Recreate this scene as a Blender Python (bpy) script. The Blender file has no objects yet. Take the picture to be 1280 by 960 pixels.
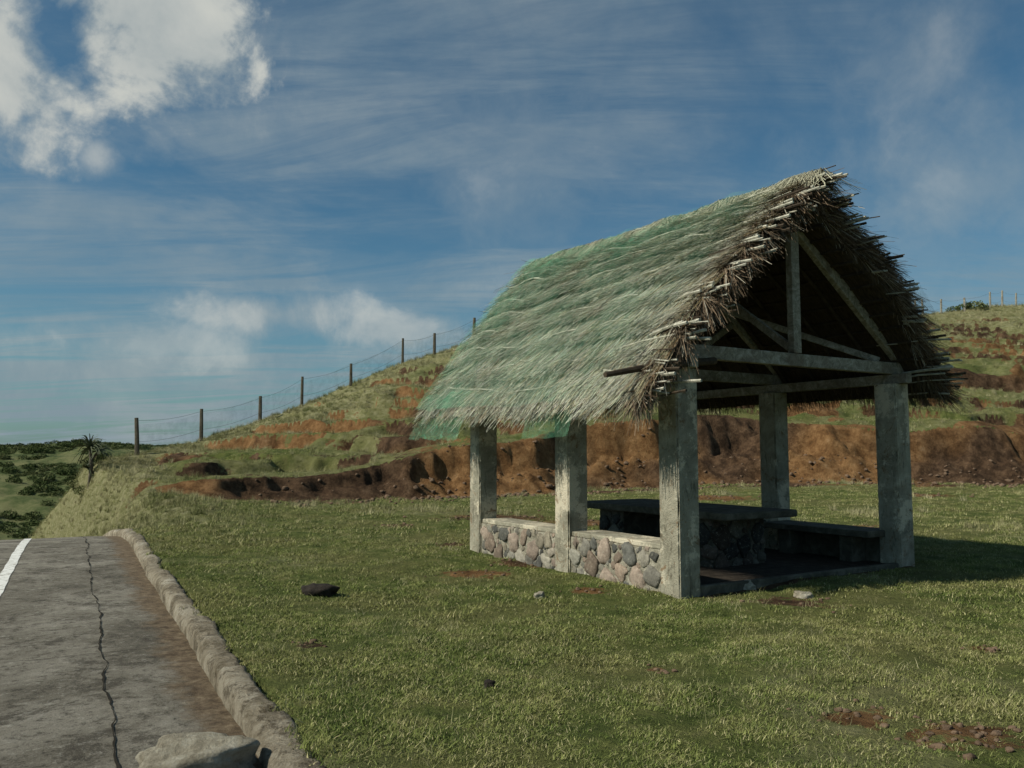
import bpy, math, random, bmesh
import numpy as np
from mathutils import Vector
random.seed(4); rng=np.random.default_rng(7)
sc=bpy.context.scene
sc.view_settings.view_transform='Standard'
try: sc.view_settings.look='None'
except Exception: pass
sc.view_settings.exposure=0

# ------------------------------------------------------------------ noise
def _h(ix,iy,seed):
    n=(ix.astype(np.int64)*374761393+iy.astype(np.int64)*668265263+seed*144665)&0xffffffff
    n=((n^(n>>13))*1274126177)&0xffffffff
    n=(n^(n>>16))&0xffffffff
    return n/4294967295.0
def vn(x,y,seed=0):
    x=np.asarray(x,float); y=np.asarray(y,float)
    ix=np.floor(x); iy=np.floor(y); fx=x-ix; fy=y-iy
    fx=fx*fx*(3-2*fx); fy=fy*fy*(3-2*fy)
    a=_h(ix,iy,seed); b=_h(ix+1,iy,seed); c=_h(ix,iy+1,seed); d=_h(ix+1,iy+1,seed)
    return (a*(1-fx)+b*fx)*(1-fy)+(c*(1-fx)+d*fx)*fy
def fbm(x,y,o=4,seed=0,g=.5):
    s=0;a=1;t=0
    for i in range(o):
        s=s+a*vn(np.asarray(x)*2**i+i*17.3,np.asarray(y)*2**i-i*9.1,seed+i); t+=a; a*=g
    return s/t
def ss(a,b,x):
    t=np.clip((np.asarray(x,float)-a)/(b-a),0,1); return t*t*(3-2*t)

# ------------------------------------------------------------------ nodes
class G:
    def __init__(s,nt): s.nt=nt; nt.nodes.clear()
    def n(s,t,**k):
        nd=s.nt.nodes.new(t)
        for a,b in k.items(): setattr(nd,a,b)
        return nd
    def put(s,sock,v):
        if v is None: return
        if isinstance(v,bpy.types.NodeSocket): s.nt.links.new(v,sock)
        else:
            try: sock.default_value=v
            except Exception:
                sock.default_value=(v[0],v[1],v[2],1.0)
    def noise(s,vec,scale,detail=4,rough=.55,dist=0.0):
        nd=s.n('ShaderNodeTexNoise'); s.put(nd.inputs['Vector'],vec)
        nd.inputs['Scale'].default_value=scale; nd.inputs['Detail'].default_value=detail
        nd.inputs['Roughness'].default_value=rough; nd.inputs['Distortion'].default_value=dist
        return nd.outputs['Fac']
    def ramp(s,f,stops):
        nd=s.n('ShaderNodeValToRGB'); s.put(nd.inputs[0],f); e=nd.color_ramp.elements
        while len(e)<len(stops): e.new(.5)
        for i,(p,c) in enumerate(stops):
            e[i].position=p
            if not hasattr(c,'__len__'): c=(c,c,c)
            e[i].color=(c[0],c[1],c[2],1)
        return nd.outputs[0]
    def mix(s,f,a,b,bt='MIX'):
        nd=s.n('ShaderNodeMix',data_type='RGBA',blend_type=bt)
        s.put(nd.inputs[0],f)
        for i,v in ((6,a),(7,b)):
            if isinstance(v,bpy.types.NodeSocket): s.nt.links.new(v,nd.inputs[i])
            else: nd.inputs[i].default_value=(v[0],v[1],v[2],1)
        return nd.outputs[2]
    def m(s,op,a,b=None,c=None,clamp=False):
        nd=s.n('ShaderNodeMath',operation=op,use_clamp=clamp); s.put(nd.inputs[0],a)
        if b is not None: s.put(nd.inputs[1],b)
        if c is not None: s.put(nd.inputs[2],c)
        return nd.outputs[0]
    def mr(s,v,a,b,c=0.0,d=1.0):
        nd=s.n('ShaderNodeMapRange',interpolation_type='SMOOTHSTEP'); s.put(nd.inputs[0],v)
        for i,q in enumerate((a,b,c,d)): nd.inputs[i+1].default_value=q
        return nd.outputs[0]
    def vm(s,op,a,b=None):
        nd=s.n('ShaderNodeVectorMath',operation=op); s.put(nd.inputs[0],a)
        if b is not None: s.put(nd.inputs[1],b)
        return nd.outputs['Value'] if op in('DISTANCE','LENGTH','DOT_PRODUCT') else nd.outputs[0]
    def scale(s,vec,v):
        return s.vm('MULTIPLY',vec,v)
    def attr(s,name,out='Color'):
        return s.n('ShaderNodeAttribute',attribute_name=name).outputs[out]
    def out(s,col,rough=.9,bump=None,bs=.3,bd=.02,spec=.2):
        p=s.n('ShaderNodeBsdfPrincipled'); s.put(p.inputs['Base Color'],col); s.put(p.inputs['Roughness'],rough)
        p.inputs['Specular IOR Level'].default_value=spec
        if bump is not None:
            b=s.n('ShaderNodeBump'); b.inputs['Strength'].default_value=bs; b.inputs['Distance'].default_value=bd
            s.put(b.inputs['Height'],bump); s.nt.links.new(b.outputs[0],p.inputs['Normal'])
        o=s.n('ShaderNodeOutputMaterial'); s.nt.links.new(p.outputs[0],o.inputs[0]); return p,o
    def diff(s,col):
        p=s.n('ShaderNodeBsdfDiffuse'); s.put(p.inputs[0],col); o=s.n('ShaderNodeOutputMaterial'); s.nt.links.new(p.outputs[0],o.inputs[0])
def newmat(name):
    m=bpy.data.materials.new(name); m.use_nodes=True
    return m,G(m.node_tree)

# ------------------------------------------------------------------ mesh helpers
def link(o,parent=None):
    sc.collection.objects.link(o)
    if parent: o.parent=parent
    return o
def mk(name,v,f,mat,parent=None,col=None,smooth=False,uv=None,coll=None):
    me=bpy.data.meshes.new(name)
    v=np.asarray(v,np.float32).reshape(-1,3)
    if isinstance(f,np.ndarray):
        k=f.shape[1]; nf=len(f)
        me.vertices.add(len(v)); me.vertices.foreach_set('co',v.ravel())
        me.loops.add(nf*k); me.loops.foreach_set('vertex_index',f.ravel().astype(np.int32))
        me.polygons.add(nf); me.polygons.foreach_set('loop_start',np.arange(0,nf*k,k,dtype=np.int32))
        me.update(calc_edges=True)
    else:
        me.from_pydata([tuple(map(float,p)) for p in v],[],f); me.update()
    if col is not None:
        c=np.ones((len(v),4),np.float32); c[:,:3]=col
        at=me.color_attributes.new('Col','FLOAT_COLOR','POINT'); at.data.foreach_set('color',c.ravel())
    if uv is not None:
        li=np.zeros(len(me.loops),np.int32); me.loops.foreach_get('vertex_index',li)
        ul=me.uv_layers.new(name='UVMap'); ul.data.foreach_set('uv',np.asarray(uv,np.float32)[li].ravel())
    if smooth: me.polygons.foreach_set('use_smooth',np.ones(len(me.polygons),bool))
    if mat: me.materials.append(mat)
    o=bpy.data.objects.new(name,me)
    if coll: coll.objects.link(o)
    else: link(o,parent)
    return o
def gridfaces(nu,nv):
    i=np.arange(nu-1)[:,None]*nv+np.arange(nv-1)[None,:]
    return np.stack([i,i+nv,i+nv+1,i+1],-1).reshape(-1,4)
def strands(P,W,w0,w1):
    N,K,_=P.shape
    t=np.linspace(0,1,K)[None,:,None]
    w=(np.asarray(w0).reshape(-1,1,1)*(1-t)+np.asarray(w1).reshape(-1,1,1)*t)*.5
    A=P-W[:,None,:]*w; B=P+W[:,None,:]*w
    V=np.stack([A,B],2).reshape(-1,3)
    base=(np.arange(N)*K*2)[:,None]; k=np.arange(K-1)[None,:]*2
    i=base+k
    F=np.stack([i,i+1,i+3,i+2],-1).reshape(-1,4)
    return V,F
def tube(pts,r,n=6,cap=True):
    pts=[Vector(p) for p in pts]; v=[];f=[]
    rr=r if hasattr(r,'__len__') else [r]*len(pts)
    for i,p in enumerate(pts):
        d=(pts[min(i+1,len(pts)-1)]-pts[max(i-1,0)]).normalized()
        a=d.orthogonal().normalized() if abs(d.z)>.9 else d.cross(Vector((0,0,1))).normalized()
        b=d.cross(a)
        for k in range(n):
            t=2*math.pi*k/n; v.append(p+a*math.cos(t)*rr[i]+b*math.sin(t)*rr[i])
    for i in range(len(pts)-1):
        for k in range(n):
            f.append((i*n+k,i*n+(k+1)%n,(i+1)*n+(k+1)%n,(i+1)*n+k))
    if cap:
        f.append(tuple(range(n))[::-1]); f.append(tuple((len(pts)-1)*n+k for k in range(n)))
    return v,f
def merge(parts):
    V=[];F=[]
    for v,f in parts:
        o=len(V); V+=[tuple(p) for p in v]; F+=[tuple(i+o for i in q) for q in f]
    return V,F
def beam(p0,p1,w,h,up=(0,0,1),seg=1):
    p0=Vector(p0);p1=Vector(p1);d=(p1-p0).normalized();u=Vector(up)
    s=d.cross(u).normalized(); u=s.cross(d).normalized(); v=[];f=[]
    for i in range(seg+1):
        p=p0.lerp(p1,i/seg)
        for a,b in((-1,-1),(1,-1),(1,1),(-1,1)): v.append(p+s*a*w/2+u*b*h/2)
    for i in range(seg):
        for k in range(4): f.append((i*4+k,i*4+(k+1)%4,i*4+4+(k+1)%4,i*4+4+k))
    f.append((3,2,1,0)); q=seg*4; f.append((q,q+1,q+2,q+3))
    return v,f
def box(x0,x1,y0,y1,z0,z1,nz=1):
    return beam(((x0+x1)/2,(y0+y1)/2,z0),((x0+x1)/2,(y0+y1)/2,z1),x1-x0,y1-y0,up=(0,1,0),seg=nz)
def bevel(o,w=.012,s=2):
    m=o.modifiers.new('b','BEVEL'); m.width=w; m.segments=s; m.limit_method='ANGLE'; return o

# ------------------------------------------------------------------ materials
def world_pos(g): return g.n('ShaderNodeNewGeometry').outputs['Position']
def obj_co(g): return g.n('ShaderNodeTexCoord').outputs['Object']

def grass_colour(g,pos):
    n1=g.noise(pos,.45,4,.6); n2=g.noise(pos,2.6,5,.68); n3=g.noise(pos,21,4,.75)
    c=g.ramp(n2,[(.25,(.052,.073,.019)),(.43,(.104,.136,.038)),(.57,(.165,.188,.060)),(.75,(.27,.25,.115))])
    c=g.mix(g.mr(n1,.42,.64,0,.6),c,(.190,.180,.074))
    c=g.mix(g.mr(n3,.54,.76,0,.65),c,(.28,.26,.14))
    c=g.mix(g.mr(n3,.25,.42,.5,0),c,(.030,.036,.013))
    return c,n1,n2,n3
ground_m,g=newmat('ground_turf')
pos=world_pos(g); c,n1,n2,n3=grass_colour(g,pos)
c=g.mix(1.0,c,(.8,.8,.75),'MULTIPLY')
mask=g.n('ShaderNodeSeparateColor'); g.nt.links.new(g.attr('Col'),mask.inputs[0])
dirt,dry,far=mask.outputs[0],mask.outputs[1],mask.outputs[2]
dryc=g.ramp(g.noise(g.scale(pos,(1,1,2)),3.2,6,.75),[(.28,(.09,.10,.035)),(.45,(.20,.195,.09)),(.62,(.33,.31,.18)),(.8,(.45,.41,.27))])
c=g.mix(g.m('MULTIPLY',dry,.85),c,dryc)
shr=g.ramp(g.noise(pos,.22,8,.75),[(.34,(.032,.046,.018)),(.46,(.070,.094,.034)),(.58,(.16,.165,.075))])
c=g.mix(far,c,shr)
dn=g.noise(pos,2.3,8,.76); dbig=g.noise(pos,.17,2,.5)
dc=g.ramp(dn,[(.28,(.018,.012,.008)),(.46,(.060,.036,.021)),(.60,(.130,.080,.047)),(.78,(.24,.17,.11))])
dor=g.ramp(dn,[(.25,(.045,.024,.011)),(.44,(.165,.085,.034)),(.60,(.29,.165,.072)),(.78,(.38,.27,.155))])
dc=g.mix(g.mr(dbig,.44,.58,0,.9),dc,dor)
lev=g.m('ADD',dirt,g.m('MULTIPLY',g.m('SUBTRACT',g.noise(pos,5,6,.75),.5),1.5))
c=g.mix(g.mr(lev,.38,.56),c,dc)
hgt=g.m('ADD',g.m('MULTIPLY',n3,.6),g.noise(pos,7,7,.78))
g.out(c,.95,hgt,1.,.11,.1)

grass_m,g=newmat('grass_blades')
pos=world_pos(g); c,n1,n2,n3=grass_colour(g,pos)
c=g.mix(g.attr('Col','Fac'),c,(.44,.395,.22))
oi=g.n('ShaderNodeObjectInfo').outputs['Random']
c=g.mix(1.0,c,g.ramp(oi,[(0,.85),(1,1.4)]),'MULTIPLY')
g.diff(c)

drygrass_m,g=newmat('dry_grass_blades')
oi=g.n('ShaderNodeObjectInfo').outputs['Random']; pos=world_pos(g)
c=g.ramp(g.noise(pos,.5,4,.6),[(.35,(.15,.165,.065)),(.5,(.30,.285,.15)),(.7,(.47,.43,.27))])
c=g.mix(1.0,c,g.ramp(oi,[(0,.7),(1,1.3)]),'MULTIPLY'); g.diff(c)

leaf_m,g=newmat('shrub_leaves')
oi=g.n('ShaderNodeObjectInfo').outputs['Random']
c=g.ramp(oi,[(0,(.045,.062,.024)),(.5,(.070,.092,.036)),(.85,(.11,.125,.055)),(1,(.15,.155,.075))])
c=g.mix(1.0,c,g.attr('Col'),'MULTIPLY'); g.diff(c)

concrete_m,g=newmat('weathered_concrete')
pos=obj_co(g)
n=g.noise(pos,3.2,9,.72,.6); n2=g.noise(g.scale(pos,(5,5,1.2)),2.0,8,.76,.7); n3=g.noise(pos,42,5,.75)
c=g.ramp(n,[(.25,(.12,.112,.082)),(.42,(.255,.24,.182)),(.58,(.36,.34,.262)),(.75,(.54,.51,.41))])
c=g.mix(g.mr(n2,.54,.66,0,.78),c,(.085,.076,.052))
c=g.mix(g.mr(g.noise(pos,1.5,8,.78),.51,.57,0,.78),c,(.66,.60,.46))
c=g.mix(g.mr(g.noise(pos,4.5,8,.82,1.),.56,.61,0,.85),c,(.20,.13,.07))
c=g.mix(g.mr(n3,.60,.74,0,.6),c,(.05,.046,.033))
g.out(c,.9,g.m('ADD',n3,g.m('MULTIPLY',n,2)),.8,.025)
darkcon_m,g=newmat('shaded_concrete')  # darker copy of the concrete, shelter's inner shade painted into its colour
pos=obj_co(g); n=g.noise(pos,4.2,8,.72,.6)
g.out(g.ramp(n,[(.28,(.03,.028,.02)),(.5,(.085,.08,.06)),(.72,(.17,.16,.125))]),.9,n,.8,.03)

mortar_m,g=newmat('pale_mortar')
pos=obj_co(g); n=g.noise(pos,9,7,.75)
g.out(g.ramp(n,[(.3,(.13,.12,.09)),(.5,(.32,.30,.23)),(.7,(.52,.49,.40))]),.95,g.noise(pos,24,6,.75),1.,.04)
earthfloor_m,g=newmat('shaded_packed_earth')  # earth floor, darkened so the shadow under the roof is in its colour
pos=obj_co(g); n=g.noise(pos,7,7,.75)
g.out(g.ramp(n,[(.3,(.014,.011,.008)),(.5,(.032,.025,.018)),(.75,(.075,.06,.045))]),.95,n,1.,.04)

stone_m,g=newmat('river_stone')
pos=obj_co(g); n=g.noise(pos,12,7,.75)
c=g.mix(1.0,g.attr('Col'),g.ramp(n,[(.25,.4),(.5,1.0),(.72,1.6)]),'MULTIPLY')
c=g.mix(g.mr(g.noise(pos,26,5,.75),.56,.7,0,.6),c,(.42,.40,.32))
g.out(c,.85,g.noise(pos,30,6,.75),.8,.02)

wood_m,g=newmat('weathered_wood')
pos=obj_co(g); n=g.noise(pos,7,8,.8,1.8); n2=g.noise(pos,2,5,.6)
c=g.ramp(n,[(.30,(.085,.074,.056)),(.48,(.24,.225,.18)),(.68,(.47,.455,.395))])
c=g.mix(g.mr(n2,.50,.66,0,.65),c,(.13,.10,.07)); g.out(c,.85,n,.7,.015)
darkwood_m,g=newmat('dark_wood')
pos=obj_co(g); n=g.noise(pos,6,6,.7,1.); g.out(g.ramp(n,[(.3,(.020,.015,.011)),(.7,(.085,.064,.042))]),.85,n,.5,.01)
fencewood_m,g=newmat('fence_wood')
pos=obj_co(g); n=g.noise(pos,6,6,.7,1.); g.out(g.ramp(n,[(.3,(.05,.042,.03)),(.7,(.15,.13,.095))]),.85,n,.5,.01)

thatch_m,g=newmat('thatch_straw')
g.diff(g.attr('Col'))
thatchbase_m,g=newmat('thatch_bed')
pos=obj_co(g); n=g.noise(g.scale(pos,(1,5,1)),7,7,.75); g.out(g.ramp(n,[(.3,(.022,.017,.012)),(.55,(.075,.057,.037)),(.8,(.16,.125,.085))]),.95,n,1.,.05)

net_m,g=newmat('green_netting')
uv=g.n('ShaderNodeUVMap').outputs[0]; sx=g.n('ShaderNodeSeparateXYZ'); g.nt.links.new(uv,sx.inputs[0])
wob=g.noise(uv,3,2,.5); X=g.m('ADD',sx.outputs[0],g.m('MULTIPLY',wob,.15)); Y=g.m('ADD',sx.outputs[1],g.m('MULTIPLY',wob,-.12))
def line(v): return g.m('LESS_THAN',g.m('FRACT',g.m('MULTIPLY',v,38.)),.16)
fac=g.m('MAXIMUM',line(g.m('ADD',X,Y)),line(g.m('SUBTRACT',X,Y)))
wt=g.attr('Col','Fac')
dens=g.m('ADD',g.m('MULTIPLY',wt,.95),.0)
folds=g.noise(g.scale(uv,(1.6,3.4,1)),2.6,7,.75,1.6)
fold=g.m('MULTIPLY',g.mr(folds,.52,.63,0,.8),g.m('MULTIPLY',wt,.9))
gap=g.mr(g.noise(uv,1.3,6,.7),.38,.56,.50,1.)
fac=g.m('MULTIPLY',g.m('MULTIPLY',g.m('ADD',fac,fold,clamp=True),dens),gap)
df=g.n('ShaderNodeBsdfDiffuse'); g.put(df.inputs[0],g.ramp(g.noise(uv,4,3,.6),[(.3,(.06,.23,.13)),(.7,(.17,.37,.24))]))
tp=g.n('ShaderNodeBsdfTransparent'); mx=g.n('ShaderNodeMixShader'); g.put(mx.inputs[0],fac)
g.nt.links.new(tp.outputs[0],mx.inputs[1]); g.nt.links.new(df.outputs[0],mx.inputs[2])
o=g.n('ShaderNodeOutputMaterial'); g.nt.links.new(mx.outputs[0],o.inputs[0])

rope_m,g=newmat('bleached_batten')
pos=obj_co(g); g.out(g.ramp(g.noise(pos,9,4,.6),[(.3,(.25,.245,.19)),(.6,(.49,.475,.39))]),.8)

road_m,g=newmat('road_concrete')
uv=g.n('ShaderNodeUVMap').outputs[0]; sx=g.n('ShaderNodeSeparateXYZ'); g.nt.links.new(uv,sx.inputs[0])
n=g.noise(uv,.7,9,.76,.3); nf=g.noise(uv,80,5,.8); nm=g.noise(uv,1.9,10,.84,.3); ns=g.noise(uv,11,8,.84)
c=g.ramp(n,[(.30,(.10,.089,.068)),(.45,(.195,.177,.139)),(.56,(.28,.258,.21)),(.70,(.39,.365,.31))])
c=g.mix(g.mr(nm,.505,.58,0,.75),c,(.070,.060,.045))
c=g.mix(g.mr(ns,.54,.63,0,.65),c,(.45,.43,.37))
c=g.mix(g.mr(ns,.38,.475,.85,0),c,(.050,.043,.033))
c=g.mix(g.mr(nf,.55,.68,0,.55),c,(.43,.41,.35))
c=g.mix(g.mr(nf,.32,.47,.8,0),c,(.040,.035,.027))
e=g.m('ADD',sx.outputs[0],g.m('MULTIPLY',g.m('SUBTRACT',g.noise(uv,2.2,8,.78),.5),.7))
c=g.mix(g.mr(e,-.36,-.16,0,.9),c,g.ramp(g.noise(uv,9,8,.82),[(.36,(.055,.036,.021)),(.5,(.155,.11,.067)),(.66,(.33,.26,.17))]))
g.out(c,.9,g.m('ADD',g.m('MULTIPLY',nf,.6),g.m('ADD',nm,ns)),1.,.03)
paint_m,g=newmat('worn_white_paint')
pos=world_pos(g); n=g.noise(pos,6,8,.85)
g.out(g.ramp(n,[(.41,(.28,.26,.22)),(.47,(.64,.64,.60)),(.7,(.80,.80,.78))]),.8,n,.3,.01)
crack_m,g=newmat('crack_soil')
g.out((.018,.015,.010),1.0)
kerb_m,g=newmat('kerb_concrete')
pos=world_pos(g); n=g.noise(pos,2.2,8,.80,.6); nf=g.noise(pos,35,5,.78); n2=g.noise(pos,6,8,.82)
c=g.ramp(n,[(.34,(.10,.08,.05)),(.45,(.25,.21,.145)),(.56,(.42,.37,.28)),(.70,(.60,.56,.46))])
c=g.mix(g.mr(n2,.52,.59,0,.8),c,(.090,.070,.043))
c=g.mix(g.mr(nf,.5,.7,0,.5),c,(.54,.50,.41)); g.out(c,.92,g.m('ADD',nf,g.m('MULTIPLY',n2,2)),1.,.04)
rock_m,g=newmat('rock_grey')
pos=obj_co(g); n=g.noise(pos,6,8,.80); g.out(g.ramp(n,[(.34,(.17,.145,.10)),(.5,(.38,.345,.265)),(.68,(.58,.55,.46))]),.9,g.noise(pos,18,7,.78),1.,.05)
dark_m,g=newmat('dark_soil_lump')
pos=obj_co(g); n=g.noise(pos,12,6,.75); g.out(g.ramp(n,[(.3,(.010,.009,.008)),(.7,(.045,.036,.028))]),.95,n,.9,.03)
clod_m,g=newmat('brown_soil_clods')
pos=world_pos(g); n=g.noise(pos,9,6,.75); g.out(g.ramp(n,[(.3,(.055,.036,.022)),(.7,(.22,.15,.10))]),.95,n,.9,.03)

# ------------------------------------------------------------------ terrain functions
NX,NY=.8812,.4727
def to_ds(x,y): return x*NX+y*NY-.954, -NY*x+NX*y
def to_xy(d,s): d=d+.954; return d*NX-NY*s, d*NY+NX*s
def bend(s):
    t=np.maximum(np.asarray(s,float)-17,0); return np.where(t<20,.0046*t*t,1.84+.184*(t-20))
def roadz(s):
    t=np.maximum(np.asarray(s,float)-15,0)
    return np.maximum(np.where(t<15,-.0085*t*t,-.0085*225-.255*(t-15)),-6)
I=np.interp
def sfoot(d): return I(d,[-5,2,11,18,24,31,45,80],[24,25.2,25,24.1,22.4,18.5,13,8])
def sridge(d): return I(d,[-10,0,4,10,20,60,100,200],[34,36,39,42,43.5,42,40,40])
def zridge(d): return I(d,[-12,-4,1.4,4.1,6.7,9.7,11.8,15.2,19.5,30,45,58,69,110],[.2,1.0,1.45,2.1,3.0,4.1,5.1,6.6,8.0,9.3,10.8,12.4,14.2,17])
def hscarp(d): return I(d,[.8,2.,4,9,12,18,24,31,50],[0,.35,.65,1.15,1.8,2.35,2.5,2.1,1.4])
def zflat(d): return I(d,[-5,10,24,40],[.05,.1,.5,.5])
bare=[(-.45,10.9,.6),(.1,11.9,.5),(3.0,8.95,.6),(2.6,4.75,.42),(2.1,5.15,.3),(-.4,19.5,1.7),(1.6,18.3,1.6),(4,19,1.2),(7.5,17.5,.7),(.9,9.6,.3),(6.2,25,1.5),(-2.4,17.5,.5),(13,26,1.2),(-1.6,6.6,.16),(1.1,6.2,.14),(3.9,6.9,.2),(-1.0,14.2,.4),(5.6,7.6,.18)]
def terrain(d,s):
    de=d+bend(s); x,y=to_xy(d,s)
    n=(fbm(d/3.2,s/3.2,4,3)-.5)
    sf=sfoot(d)+n*2.4+(fbm(d/.9,s/1.2,4,9,.55)-.5)*.75; w=I(d,[2,12,24,40],[.65,1.6,2.6,2.5])*(.8+.5*vn(d/3,s*0,12))
    hs=hscarp(d)*(.85+.3*vn(d/3.2,0*s,5)); sr=sridge(d); zf=zflat(d)
    base=zf*ss(9,24,s)+ .45*ss(16,25,s)*ss(5,0,d)
    st=np.clip((s-sf)/w,0,1)
    prof=.38*ss(0,.6,st)+.62*ss(.60,.98,st)+(fbm(d/.55,s/.35,5,21,.62)-.5)*.34*np.sin(np.pi*st)
    top=base+hs
    t=np.clip((s-sf-w)/(sr-sf-w),0,1)
    pr=.45*np.sin(t*np.pi/2)+.55*t
    zr=zridge(d)
    hz=top+(zr-top)*pr
    und=(fbm(d/5,s/5,4,31)-.5)*1.1*np.sin(np.pi*t)
    hz=hz+und
    L=hz/.66+1.6*fbm(d/7.5,s/4.0,5,41,.6); f=L-np.floor(L)
    mk_=ss(.32,.46,fbm(d/5.0,s/2.0,4,51))*ss(.02,.12,t)*ss(.97,.8,t)
    hz2=hz+.66*.95*mk_*(ss(.84,.97,f)-f)
    hz2=hz2+(fbm(d/.55,s/.55,3,57)-.5)*.18*ss(0,.1,t)
    s2=sfoot(d)+I(d,[0,20,60],[9,10,13])+(fbm(d/3,s/6,3,61)-.5)*3
    led=ss(14,22,d)*(.5+.5*vn(d/4,0*s,71)); 
    stl=ss(0,.6,s-s2); hz2=hz2+led*.95*(stl-ss(0,9,s-s2+4))*ss(.95,.7,t)
    z=np.where(s<sf,base,base+hs*prof); z=np.where(s>sf+w,hz2,z)
    bz=zr-.28*(s-sr); fz=-5+(fbm(d/40,s/40,4,81)-.5)*4
    hillf=6.8*np.exp(-((s-150)/60)**2)*np.exp(-((d+5)/110)**2)+7.5*np.exp(-((s-230)/60)**2)*np.exp(-((d-50)/70)**2)
    fz=fz+hillf+(fbm(d/14,s/14,3,95)-.5)*2.2+(fbm(d/3,s/3,3,91)-.5)*.9
    back=np.maximum(bz,fz); k=ss(0,3,s-sr)
    z=np.where(s>sr,z*(1-k)+back*k,z)
    z=z+(fbm(d/.9,s/.9,3,101)-.5)*.11*ss(.3,1.2,de)+(fbm(d/.22,s/.22,2,105)-.5)*.04*ss(.3,.8,de)
    rz=roadz(s)
    wk=I(s,[16,24],[2.2,1.35])
    kk=ss(0,1,(de-.15)/wk)
    z=np.where(de>0,(rz+.10)*(1-kk)+z*kk,z)
    z=np.where((de<=.12),rz-.07,z)
    lz=np.minimum(rz-.1,-.02*np.abs(de+7))
    lz=np.where(s>50,fz,lz)
    kl=ss(-7.2,-12,de)
    z=np.where(de<-7,(rz-.07)*(1-kl)+lz*kl,z)
    far=ss(46,60,s)
    z=np.where((de<=.12)&(s>48),np.where(far>0,(rz-.07)*(1-far)+fz*far,z),z)
    scm=((s>sf-.1)&(s<sf+w*.98)&(hs>.12)).astype(float)
    foot=ss(3.8,0,sf-s)*(s<sf)*ss(.42,.56,fbm(d/1.6,s/1.1,4,111))*ss(2,6,d)*.85
    ter=((f>.78)&(f<.985))*mk_*ss(.34,.50,fbm(d/2.2,s/1.8,3,121))*.95*(s>sf+w)
    ld=((s-s2>-.1)&(s-s2<.8))*led*(s<sr)*1.
    dirt=np.maximum(np.maximum(scm,foot),np.maximum(ter,ld))
    patch=ss(.60,.68,fbm(d/2.5,s/1.5,4,131))*(s>sf+w)*.46*ss(.9,.5,t)
    patch=np.maximum(patch,.75*ss(22,26,d)*ss(.50,.60,fbm(d/3.5,s/1.6,4,171))*(s>sf+w)*ss(5.5,3.,s-sf-w))
    dirt=np.maximum(dirt,patch*ss(1.5,3,d))
    dirt=dirt*ss(.0,1.2,d+ .6*(s<25.5))
    for (bx,by,br) in bare:
        q=np.hypot(x-bx,(y-by)*1.3)/br; dirt=np.maximum(dirt,.75*np.exp(-q*q))
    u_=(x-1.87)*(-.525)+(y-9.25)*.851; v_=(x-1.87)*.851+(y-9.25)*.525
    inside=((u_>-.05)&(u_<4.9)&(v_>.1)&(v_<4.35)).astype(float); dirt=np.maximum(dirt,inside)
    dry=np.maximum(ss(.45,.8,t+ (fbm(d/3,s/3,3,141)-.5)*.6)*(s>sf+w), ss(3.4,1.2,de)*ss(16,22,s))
    dry=np.maximum(dry,ss(.58,.72,fbm(d/2,s/2,4,151))*.5)
    dry=np.maximum(dry,.45*(s>sf+w)*ss(.4,.6,fbm(d/2,s/1.2,4,161)))
    dry=dry*(1-ss(44,55,s)*.6)
    farm=ss(46,60,s)
    return z,dirt,dry,farm,de
def height(x,y):
    d,s=to_ds(np.asarray(x,float),np.asarray(y,float)); return terrain(d,s)

De=np.concatenate([[-3000,-1500,-700,-350,-180],np.arange(-120,-20,5),[-16,-13,-10.5,-9],np.linspace(-7.6,-.3,9),np.linspace(-.2,.6,9),np.arange(.7,14,.12),np.arange(14,40,.16),np.arange(40,90,.5),[95,105,120,150,200,280,400,800,1500,3000]])
S=np.concatenate([[-3000,-1000,-300,-100,-40,-20,-10,-6],np.arange(-3,17,.17),np.arange(17,30,.08),np.arange(30,47,.14),np.arange(47,190,1.4),[200,230,270,330,420,600,1000,2000,4000]])
DE,SS=np.meshgrid(De,S,indexing='ij'); D=DE-bend(SS)*np.where(SS>400,0,1)
z,dirt,dry,farm,_=terrain(D,SS)
XX,YY=to_xy(D,SS)
z=np.where(SS>300,np.minimum(z,-3),z)
col=np.stack([dirt,dry,farm],-1).reshape(-1,3)
ground=mk('grassy_ground',np.stack([XX,YY,z],-1).reshape(-1,3),gridfaces(len(De),len(S)),ground_m,col=col,smooth=True)

# ------------------------------------------------------------------ road
def rzz(d,s): return roadz(s)-.02*ss(-.5,0,d)+.012*(fbm(d/1.2,s/1.2,3,7)-.5)
rd=np.concatenate([np.linspace(-7,-1,13),np.linspace(-.8,.03,6)]); rs=np.arange(-12,60,.3)
A,B=np.meshgrid(rd,rs,indexing='ij'); rx,ry=to_xy(A-bend(B),B)
road=mk('concrete_road',np.stack([rx,ry,rzz(A,B)],-1).reshape(-1,3),gridfaces(len(rd),len(rs)),road_m,uv=np.stack([A,B],-1).reshape(-1,2),smooth=True)
def ribbon(name,doff,wfun,s0,s1,ds,lift,mat,wig,seed):
    s=np.arange(s0,s1,ds); c=doff+(fbm(s*1.4,s*0,5,seed,.65)-.5)*wig; w=wfun(s)
    pts=[]
    for sg in(-1,1):
        d=c+sg*w/2; x,y=to_xy(d-bend(s),s); pts.append(np.stack([x,y,rzz(d,s)+lift],-1))
    V=np.stack(pts,1).reshape(-1,3); n=len(s); i=np.arange(n-1)*2
    return mk(name,V,np.stack([i,i+1,i+3,i+2],-1),mat,parent=road)
ribbon('painted_line',-1.66,lambda s:.12+.02*vn(s*6,s*0,4),-6,50,.15,.007,paint_m,.03,5)
ribbon('crack',-.68,lambda s:.004+.022*vn(s*7,s*0,3)**2,-3,40,.025,.008,crack_m,.12,15)
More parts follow.
